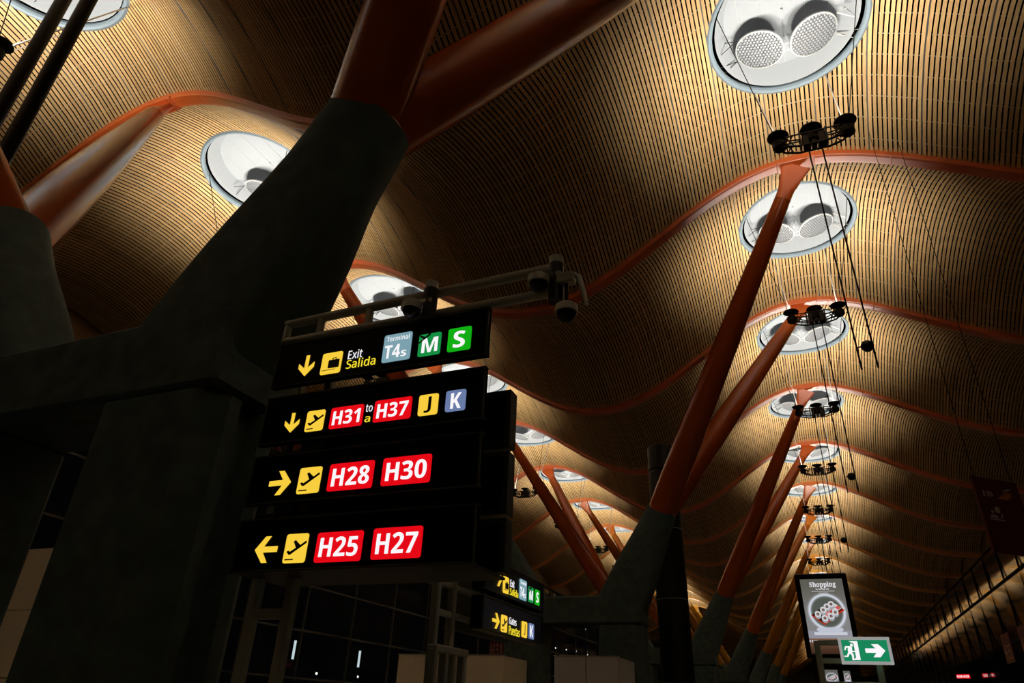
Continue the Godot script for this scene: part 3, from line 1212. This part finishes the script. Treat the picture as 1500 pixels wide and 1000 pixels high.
func dome_camera(at: Vector3, label: String, arm: float) -> void:
	var t := thing("security_camera", label, "security camera", W(at.x, at.y, at.z), 0.0, "security cameras on the sign rail")
	var h := Mb.new()
	h.lathe([[0.0, 0.075], [0.06, 0.07], [0.085, 0.05], [0.09, 0.0], [0.09, -0.012], [0.0, -0.012]], 24)
	put("housing", h.done(), M.steel, t)
	var prof := []
	for k in 9:
		var a := PI / 2 * k / 8.0
		prof.append([0.076 * cos(a), -0.012 - 0.076 * sin(a)])
	var d := Mb.new()
	d.lathe(prof, 24)
	put("dome", d.done(), M.black, t)
	if arm > 0.0:
		put("wall_box", box_mesh(Vector3(0.14, 0.09, 0.09), 0.01, Vector3(0.0, 0.3, 0.0)), M.steel, t)
		put("bent_arm", tube_mesh([Vector3(0.06, 0.33, 0.0), Vector3(0.1, 0.3, 0.0), Vector3(0.14, 0.14, 0.0), Vector3(0.16, 0.02, 0.0)], [0.022, 0.024, 0.022, 0.014], 10), M.steel, t)
		put("neck", tube_mesh([Vector3(0.0, 0.07, 0.0), Vector3(0.0, 0.26, 0.0)], 0.016, 8), M.dark_steel, t)
	else:
		put("bracket", box_mesh(Vector3(0.2, 0.05, 0.06), 0.01, Vector3(0.08, 0.06, -0.03)), M.steel, t)


func side_sign() -> void:
	# parallel to the hall; its face looks across the hall
	var d0 := 6.1
	var t := thing("gate_sign", "smaller lit direction sign of two black panels, behind the large gate sign", "sign", W(-2.75, -EYE, d0), PI / 2)
	var Y := EYE
	var p1 := panel_box(t, "sign_panel", -0.06, 1.005 + Y, 1.6, 1.315 + Y, 0.0, 0.12, M.sign_face, M.sign_back)
	var p2 := panel_box(t, "sign_panel", -0.06, 0.655 + Y, 1.6, 0.955 + Y, 0.0, 0.12, M.sign_face, M.sign_back)
	var F := 0.0
	var s := 0.16
	put("arrow", prism_mesh(arrow_poly("right", 0.2, 1.08 + Y, 0.17, 0.15), F - 0.004, F), M.yellow, p1)
	tile(p1, M.yellow, 0.4, 1.04 + Y, 0.55, 1.2 + Y, F)
	suitcase_icon(p1, 0.4, 1.045 + Y, 0.15, F)
	lettering(p1, "Exit", 0.585, 1.125 + Y, 0.7, 1.195 + Y, F, M.text_white, false)
	lettering(p1, "Salida", 0.585, 1.045 + Y, 0.815, 1.115 + Y, F, M.text_yellow, false)
	tile(p1, M.teal_lit, 0.85, 1.045 + Y, 1.06, 1.25 + Y, F)
	lettering(p1, "Terminal", 0.87, 1.2 + Y, 1.04, 1.235 + Y, F, M.white_lit, false)
	lettering(p1, "T4", 0.865, 1.07 + Y, 0.985, 1.17 + Y, F, M.white_lit)
	lettering(p1, "S", 0.995, 1.07 + Y, 1.035, 1.115 + Y, F, M.white_lit)
	metro_tile(p1, 1.12, 1.055 + Y, 1.275, 1.215 + Y, F)
	tile(p1, M.lime_lit, 1.325, 1.055 + Y, 1.48, 1.215 + Y, F)
	lettering(p1, "S", 1.365, 1.08 + Y, 1.44, 1.19 + Y, F, M.white_lit)
	put("arrow", prism_mesh(arrow_poly("right", 0.18, 0.69 + Y, 0.17, 0.14), F - 0.004, F), M.yellow, p2)
	tile(p2, M.yellow, 0.39, 0.68 + Y, 0.545, 0.835 + Y, F)
	plane_icon(p2, 0.39, 0.68 + Y, 0.155, F)
	lettering(p2, "Gates", 0.595, 0.77 + Y, 0.79, 0.835 + Y, F, M.text_white, false)
	lettering(p2, "Puertas", 0.595, 0.675 + Y, 0.89, 0.755 + Y, F, M.text_yellow, false)
	tile(p2, M.yellow, 0.945, 0.685 + Y, 1.105, 0.84 + Y, F)
	lettering(p2, "J", 1.005, 0.71 + Y, 1.045, 0.815 + Y, F, M.print_black, false)
	tile(p2, M.blue_lit, 1.155, 0.69 + Y, 1.315, 0.845 + Y, F)
	lettering(p2, "K", 1.19, 0.71 + Y, 1.28, 0.825 + Y, F, M.white_lit)
	for q in [1.13, 0.76]:
		face_light(t, Vector3(0.8, q + Y, 0.03), Vector2(1.2, 0.16), Color(1.0, 0.8, 0.4), 0.01)
	# ladder that carries it
	for px in [-0.62, -0.31]:
		put("post", box_mesh(Vector3(0.07, 1.3 + Y, 0.07), 0.01, Vector3(px, (1.3 + Y) / 2.0, -0.2)), M.steel, t)
	for y in [1.2, 0.98, 0.74]:
		put("rung", box_mesh(Vector3(0.9, 0.05, 0.05), 0.008, Vector3(-0.2, y + Y, -0.2)), M.steel, t)
	put("tie_bar", box_mesh(Vector3(0.62, 0.06, 0.1), 0.01, Vector3(-0.42, 0.44 + Y, -0.14)), M.steel, t)
	for px in [-0.7, -0.5, -0.34, -0.14]:
		put("guard_post", box_mesh(Vector3(0.07, 0.44 + Y, 0.07), 0.01, Vector3(px, (0.44 + Y) / 2.0, -0.14)), M.steel, t)
	put("rear_panel", box_mesh(Vector3(1.5, 0.62, 0.1), 0.006, Vector3(0.8, 0.99 + Y, -0.45)), M.sign_back, t)


# ---------------------------------------------------------------- screen, exit sign, banner

func advert() -> void:
	var t := thing("advert_screen", "tall lit shopping advertisement screen with a tray of sushi in a glowing ring", "screen", W(0.355, -EYE, 13.0))
	var Y := EYE
	put("casing", box_mesh(Vector3(0.82, 1.32, 0.14), 0.015, Vector3(0, 1.605 + Y, -0.08)), M.black, t)
	var img := advert_picture()
	var m := mat(Color(0.02, 0.02, 0.02), 0.4)
	m.emission_enabled = true
	m.emission = Color.BLACK
	m.emission_texture = ImageTexture.create_from_image(img)
	m.emission_energy_multiplier = 0.8
	var w := 0.66
	var h := 1.16
	var q := QuadMesh.new()
	q.size = Vector2(w, h)
	var face := put("screen_face", q, m, t, Vector3(0, 1.59 + Y, -0.002))
	lettering(face, "Shopping", -0.19, 0.43, 0.22, 0.535, 0.003, M.text_white, true, "Droid Serif")
	lettering(face, "is in the air", -0.1, 0.405, 0.11, 0.43, 0.003, M.text_white, true)
	face_light(t, Vector3(0, 1.59 + Y, 0.03), Vector2(w, h), Color(0.95, 0.95, 1.0), 0.03)
	# lower screen on the same stand
	var m2 := m
	put("lower_casing", box_mesh(Vector3(0.42, 0.3, 0.12), 0.01, Vector3(-0.01, 0.66 + Y, -0.1)), M.black, t)
	var q2 := QuadMesh.new()
	q2.size = Vector2(0.2, 0.24)
	put("lower_screen", q2, m2, t, Vector3(-0.09, 0.66 + Y, -0.035))
	var q3 := QuadMesh.new()
	q3.size = Vector2(0.1, 0.2)
	put("lower_screen", q3, m2, t, Vector3(0.14, 0.67 + Y, -0.035))
	put("stand", box_mesh(Vector3(0.7, 0.95 + Y, 0.1), 0.01, Vector3(0, (0.95 + Y) / 2.0, -0.2)), M.dark_steel, t)
	# frame of tubes in front, which also carries the exit sign
	var f := thing("display_stand", "dark square tube stand before the shopping screen, carrying the exit sign", "stand", W(0.16, -EYE, 8.15))
	for px in [-0.08, 0.46]:
		put("post", box_mesh(Vector3(0.06, 0.76 + Y, 0.06), 0.008, Vector3(px, (0.76 + Y) / 2.0, -0.04)), M.steel, f)
	for y in [0.74, 0.57, 0.36]:
		put("rail", box_mesh(Vector3(0.54, 0.05, 0.05), 0.006, Vector3(0.2, y + Y, -0.04)), M.steel, f)


func advert_picture() -> Image:
	var w := 264
	var h := 464
	var img := Image.create(w, h, false, Image.FORMAT_RGB8)
	var ring := Vector2(136, 208)
	# sushi rolls and the tray in picture pixels
	var rolls := [[169, 161], [141, 176], [115, 196], [78, 222], [186, 212], [157, 235], [117, 247]]
	for y in h:
		for x in w:
			var p := Vector2(x, y)
			var v := float(y) / h
			var c := Color(0.40, 0.395, 0.36).lerp(Color(0.56, 0.56, 0.56), smoothstep(0.0, 0.62, v))
			if v > 0.7:
				c = Color(0.62, 0.62, 0.67)
			if v > 0.8:
				c = Color(0.5, 0.36, 0.28).lerp(Color(0.28, 0.18, 0.13), smoothstep(0.8, 1.0, v))
			var r := absf(p.distance_to(ring) - 106.0)
			if p.distance_to(ring) < 100.0:
				c = Color(0.36, 0.38, 0.35)
			c = c.lerp(Color(0.9, 0.92, 0.98), exp(-r * r / 110.0))
			# pedestal under the ring
			if absf(x - 136) < 84 - absf(y - 318) and absf(y - 318) < 14:
				c = Color(0.82, 0.84, 0.9)
			if absf(x - 136) < 100 and absf(y - 342) < 10:
				c = Color(0.86, 0.87, 0.92)
			# tray: a slanted board with a red edge
			var o := p - Vector2(34, 230)
			var ta := (o.x * -92.0 - o.y * 136.0) / (75.0 * -92.0 - 61.0 * 136.0)
			var tb := (o.x * 61.0 - o.y * 75.0) / (136.0 * 61.0 + 92.0 * 75.0)
			if ta > 0.0 and ta < 1.0 and tb > 0.0 and tb < 1.0:
				c = Color(0.12, 0.07, 0.06)
				if ta > 0.88 or tb < 0.05:
					c = Color(0.78, 0.2, 0.1)
				elif ta > 0.3 and tb > 0.3 and ta < 0.8:
					c = [Color(0.86, 0.4, 0.36), Color(0.9, 0.72, 0.74), Color(0.72, 0.2, 0.12), Color(0.92, 0.9, 0.9)][posmod(int(ta * 4.0) + int(tb * 7.0), 4)]
			for k in rolls:
				var e := p.distance_to(Vector2(k[0], k[1]))
				if e < 20:
					c = Color(0.88, 0.88, 0.9)
					if e < 9:
						c = Color(0.32, 0.3, 0.26)
					if e < 4:
						c = Color(0.8, 0.55, 0.5)
				elif p.distance_to(Vector2(k[0], k[1] + 11)) < 20:
					c = Color(0.66, 0.66, 0.7)
			# little lamp string and corner mark below
			if v > 0.82 and v < 0.85 and x < 80 and posmod(x, 14) < 7:
				c = Color(0.9, 0.9, 0.95)
			if x > 20 and x < 48 and y > 440 and y < 452:
				c = Color(0.92, 0.92, 0.92)
			# two thin lines of small print under the title
			if (absf(y - 78) < 3 and x > 60 and x < 206 and posmod(x * 7 + x / 9, 11) > 2) or (absf(y - 90) < 3 and x > 104 and x < 166 and posmod(x * 5, 9) > 2):
				c = Color(0.85, 0.85, 0.85)
			img.set_pixel(x, y, c)
	return img


func exit_sign() -> void:
	var t := thing("exit_sign", "green and white emergency exit sign with running figure and arrow, silver framed", "sign", W(0.508, 0.53, 8.0))
	var w := 0.46
	var h := 0.245
	var f := Mb.new()
	var g := 0.026
	for s in [-1.0, 1.0]:
		f.box(Vector3(s * (w / 2 - g / 2), h / 2, 0), Vector3(g, h, 0.06), 0.005)
		f.box(Vector3(0, h / 2 + s * (h / 2 - g / 2), 0), Vector3(w, g, 0.06), 0.005)
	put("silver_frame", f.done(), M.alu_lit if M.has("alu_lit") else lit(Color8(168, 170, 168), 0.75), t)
	put("green_face", box_mesh(Vector3(w - g, h - g, 0.03), 0.0, Vector3(0, h / 2, 0)), M.exit_green, t)
	var z := 0.016
	var x0 := -w / 2 + g
	var y0 := g
	var iw := w - 2 * g
	var ih := h - 2 * g
	# doorway
	put("doorway_symbol", prism_mesh(poly([0.36, 0.94, 0.17, 0.94, 0.2, 0.9, 0.27, 0.85, 0.27, 0.17, 0.2, 0.07, 0.36, 0.07], x0, y0, iw, ih), z, z + 0.003), M.white_lit, t)
	# running figure: head, body and limbs
	var fig := Mb.new()
	fig.prism(rounded(x0 + iw * 0.19, y0 + ih * 0.68, x0 + iw * 0.245, y0 + ih * 0.82, 0.01), z + 0.001, z + 0.005)
	for q in [
		[0.13, 0.68, 0.22, 0.66, 0.2, 0.4, 0.13, 0.4, 0.115, 0.5],
		[0.13, 0.7, 0.19, 0.7, 0.19, 0.63, 0.09, 0.63, 0.07, 0.5, 0.04, 0.53, 0.07, 0.7],
		[0.2, 0.6, 0.22, 0.48, 0.28, 0.48, 0.28, 0.43, 0.2, 0.43, 0.17, 0.55],
		[0.13, 0.42, 0.2, 0.42, 0.23, 0.3, 0.22, 0.1, 0.25, 0.07, 0.18, 0.05, 0.185, 0.27],
		[0.12, 0.44, 0.16, 0.4, 0.1, 0.2, 0.02, 0.2, 0.02, 0.26, 0.075, 0.26],
	]:
		fig.prism(poly(q, x0, y0, iw, ih), z + 0.001, z + 0.005)
	put("running_figure", fig.done(), M.white_lit, t)
	put("arrow", prism_mesh(poly([0.5, 0.4, 0.73, 0.4, 0.65, 0.2, 0.8, 0.2, 0.93, 0.5, 0.8, 0.8, 0.65, 0.8, 0.73, 0.6, 0.5, 0.6], x0, y0, iw, ih), z, z + 0.003), M.white_lit, t)
	face_light(t, Vector3(0, h / 2, 0.05), Vector2(iw, ih), Color(0.3, 0.9, 0.6), 0.01)
	put("mounting_arm", box_mesh(Vector3(0.05, 0.05, 0.1), 0.006, Vector3(-0.2, h - 0.05, -0.07)), M.steel, t)


func banner() -> void:
	var turn := atan2(0.646, 0.763)
	var t := thing("hanging_banner", "dark red hanging airline banner with IB and a wing emblem", "banner", W(3.658, 3.08, 16.0), turn)
	var red := mat(Color(0.3, 0.014, 0.02), 0.6)
	var pale := mat(Color(0.75, 0.73, 0.7), 0.6)
	var gold := mat(Color(0.72, 0.45, 0.05), 0.6)
	var H := 1.55
	put("banner_board", box_mesh(Vector3(1.22, H, 0.05), 0.006, Vector3(0.61, H / 2, -0.025)), red, t)
	var y := -3.08
	lettering(t, "IB", 0.15, 4.235 + y, 0.44, 4.345 + y, 0.0, pale, true)
	put("wing_emblem", prism_mesh(PackedVector2Array([Vector2(0.53, 4.21 + y), Vector2(0.7, 4.3 + y), Vector2(0.82, 4.37 + y), Vector2(0.97, 4.36 + y), Vector2(0.93, 4.27 + y), Vector2(0.82, 4.21 + y)]), 0.0, 0.004), gold, t)
	put("wing_tip", prism_mesh(PackedVector2Array([Vector2(0.7, 4.36 + y), Vector2(0.84, 4.44 + y), Vector2(0.99, 4.47 + y), Vector2(0.95, 4.42 + y), Vector2(0.82, 4.39 + y)]), 0.0, 0.004), pale, t)
	var ic := Mb.new()
	ic.prism(rounded(0.155, 3.745 + y, 0.555, 3.77 + y, 0.01), 0.0, 0.004)
	ic.prism(PackedVector2Array([Vector2(0.19, 3.79 + y), Vector2(0.4, 3.79 + y), Vector2(0.37, 3.85 + y), Vector2(0.21, 3.85 + y)]), 0.0, 0.004)
	ic.prism(PackedVector2Array([Vector2(0.45, 3.79 + y), Vector2(0.49, 3.79 + y), Vector2(0.55, 3.87 + y), Vector2(0.52, 3.89 + y)]), 0.0, 0.004)
	ic.prism(rounded(0.25, 3.88 + y, 0.31, 3.94 + y, 0.02), 0.0, 0.004)
	ic.prism(rounded(0.36, 3.9 + y, 0.5, 4.03 + y, 0.05), 0.0, 0.004)
	put("desk_symbol", ic.done(), pale, t)
	for px in [0.1, 1.12]:
		put("hanger", tube_mesh([Vector3(px, H, -0.025), Vector3(px, H + 10.0, -0.025)], 0.008, 6), M.cable, t)


# ---------------------------------------------------------------- what stands farther off

func background() -> void:
	# dark tower behind the second portal
	var t := thing("service_tower", "tall dark cylindrical service tower behind the second concrete portal", "tower", W(-4.16, -EYE, 25.0))
	var b := Mb.new()
	b.lathe([[0.54, 0.0], [0.54, 9.7], [0.5, 9.8], [0.54, 9.85], [0.54, 10.72], [0.5, 10.76], [0.0, 10.76]], 32)
	put("shaft", b.done(), M.dark_steel, t)
	for y in [2.6, 5.2, 7.6]:
		var r := Mb.new()
		r.lathe([[0.53, y - 0.02], [0.55, y - 0.01], [0.55, y + 0.01], [0.53, y + 0.02]], 32)
		put("band", r.done(), M.steel, t)
	# two vertical pipes near the left portal arm
	for q in [[-14.38, "nearer the wall", 5.2], [-13.22, "nearer the orange strut", 5.2]]:
		var p := thing("roof_pipe", "tall black vertical pipe by the left skylight, %s" % q[1], "pipe", W(q[0], -EYE, q[2]), 0.0, "black vertical pipes")
		put("pipe_shaft", tube_mesh([Vector3.ZERO, Vector3(0, 15.7 + EYE, 0)], 0.15, 20), M.pipe, p)
	# pale partition kiosks under the left side
	kiosk("pale partition box below the small direction sign", -10.2, 20.2, 3.6, 3.04, M.plaster)
	kiosk("grey partition box beside the second concrete portal", -5.9, 20.2, 1.9, 3.04, M.panel_grey)
	var pw := thing("partition_box", "tall pale partition wall standing before the dark glass, beside the nearest concrete portal", "partition", W(-23.6, -EYE, 15.4))
	for k in 3:
		put("wall_panel", box_mesh(Vector3(2.6, 1.9, 0.2), 0.012, Vector3(0, 0.97 + 1.93 * k, 0)), M.plaster, pw)
	var g := thing("gate_marker", "dark red vertical gate marker reading H31 above the pale partition", "sign", W(-9.05, 1.4, 20.6))
	put("board", box_mesh(Vector3(0.46, 0.52, 0.06), 0.01, Vector3(0.2, 0.24, 0)), mat(Color(0.3, 0.03, 0.03), 0.6), g)
	lettering(g, "H31", 0.02, 0.06, 0.38, 0.4, 0.032, mat(Color(0.7, 0.5, 0.5), 0.6), false)
	for q in [["H33", 58.6, "farther"], ["H35", 53.6, "nearer"]]:
		var s := thing("gate_marker", "dark red tall gate marker on the glass side, the %s of two" % q[2], "sign", W(12.5, 4.1, q[1]), -PI / 2, "red gate markers by the glass")
		put("board", box_mesh(Vector3(2.4, 1.8, 0.1), 0.02, Vector3(0, 0.9, 0)), mat(Color(0.3, 0.03, 0.03), 0.6), s)
		lettering(s, q[0], -0.9, 0.2, 0.9, 1.1, 0.052, mat(Color(0.7, 0.5, 0.5), 0.6), false)
		put("hanger", box_mesh(Vector3(0.06, 0.06, 1.0), 0.0, Vector3(0, 1.6, -0.5)), M.mullion, s)
	var r := thing("gate_sign", "tiny red lit gate sign far down by the right glass wall", "sign", W(12.55, 4.1, 78.0), -0.5)
	put("board", box_mesh(Vector3(1.1, 0.34, 0.1), 0.02, Vector3(0, 0.2, 0)), M.red_lit, r)
	lettering(r, "H26", -0.5, 0.1, -0.04, 0.3, 0.052, M.white_lit)
	lettering(r, "H28", 0.04, 0.1, 0.5, 0.3, 0.052, M.white_lit)
	for px in [-0.4, 0.4]:
		put("hanger", box_mesh(Vector3(0.04, 8.0, 0.04), 0.0, Vector3(px, 4.3, -0.02)), M.mullion, r)
	# lamps outside, on the apron, seen through the dark glass
	for q in [[33.4, "nearer"], [39.9, "farther"]]:
		var l := thing("tube_lamp", "slim upright tube lamp glowing beyond the dark glass, the %s of two" % q[1], "lamp", W(-26.6, 2.1, q[0]), 0.0, "tube lamps beyond the glass")
		put("glowing_tube", tube_mesh([Vector3.ZERO, Vector3(0, 0.95, 0)], 0.07, 10), M.night_white, l)
		put("cap", tube_mesh([Vector3(0, -0.1, 0), Vector3.ZERO], 0.075, 10), M.black, l)
		put("post", tube_mesh([Vector3(0, -3.7, 0), Vector3(0, -0.1, 0)], 0.03, 8), M.black, l)
	for q in [[-27.0, 1.55, 36.3, "low, beside the nearer tube lamp"], [-27.0, 1.6, 40.6, "low, beside the farther tube lamp"], [-27, 6.7, 76.0, "nearest of a line of five"], [-27, 6.6, 80.0, "second of a line of five"], [-27, 6.75, 84.0, "third of a line of five"], [-27, 6.9, 88.0, "fourth of a line of five"], [-27, 6.9, 93.0, "last of a line of five"], [-27, 9.9, 92.5, "above the line of five"]]:
		var l := thing("apron_lamp", "small white lamp outside the dark glass wall, %s" % q[3], "lamp", W(q[0], q[1], q[2]), 0.0, "lamp points outside")
		var s := Mb.new()
		s.lathe([[0.0, -0.07], [0.05, -0.05], [0.07, 0.0], [0.05, 0.05], [0.0, 0.07]], 10)
		put("bulb", s.done(), M.night_dot, l)
		put("post", tube_mesh([Vector3(0, -q[1] - EYE, 0), Vector3(0, -0.07, 0)], 0.03, 6), M.black, l)


func kiosk(label: String, x: float, d: float, w: float, h: float, m: Material) -> void:
	var t := thing("partition_box", label, "partition", W(x, -EYE, d))
	var n := 2
	for k in n:
		put("wall_panel", box_mesh(Vector3(w / n - 0.02, h, 0.08), 0.01, Vector3(-w / 2 + w / n * (k + 0.5), h / 2, 0)), m, t)
	put("side_panel", box_mesh(Vector3(0.08, h, 2.0), 0.01, Vector3(-w / 2 + 0.04, h / 2, -1.05)), m, t)
	put("side_panel", box_mesh(Vector3(0.08, h, 2.0), 0.01, Vector3(w / 2 - 0.04, h / 2, -1.05)), m, t)
	put("top_edge", box_mesh(Vector3(w + 0.02, 0.03, 0.12), 0.005, Vector3(0, h + 0.015, 0)), M.steel, t)
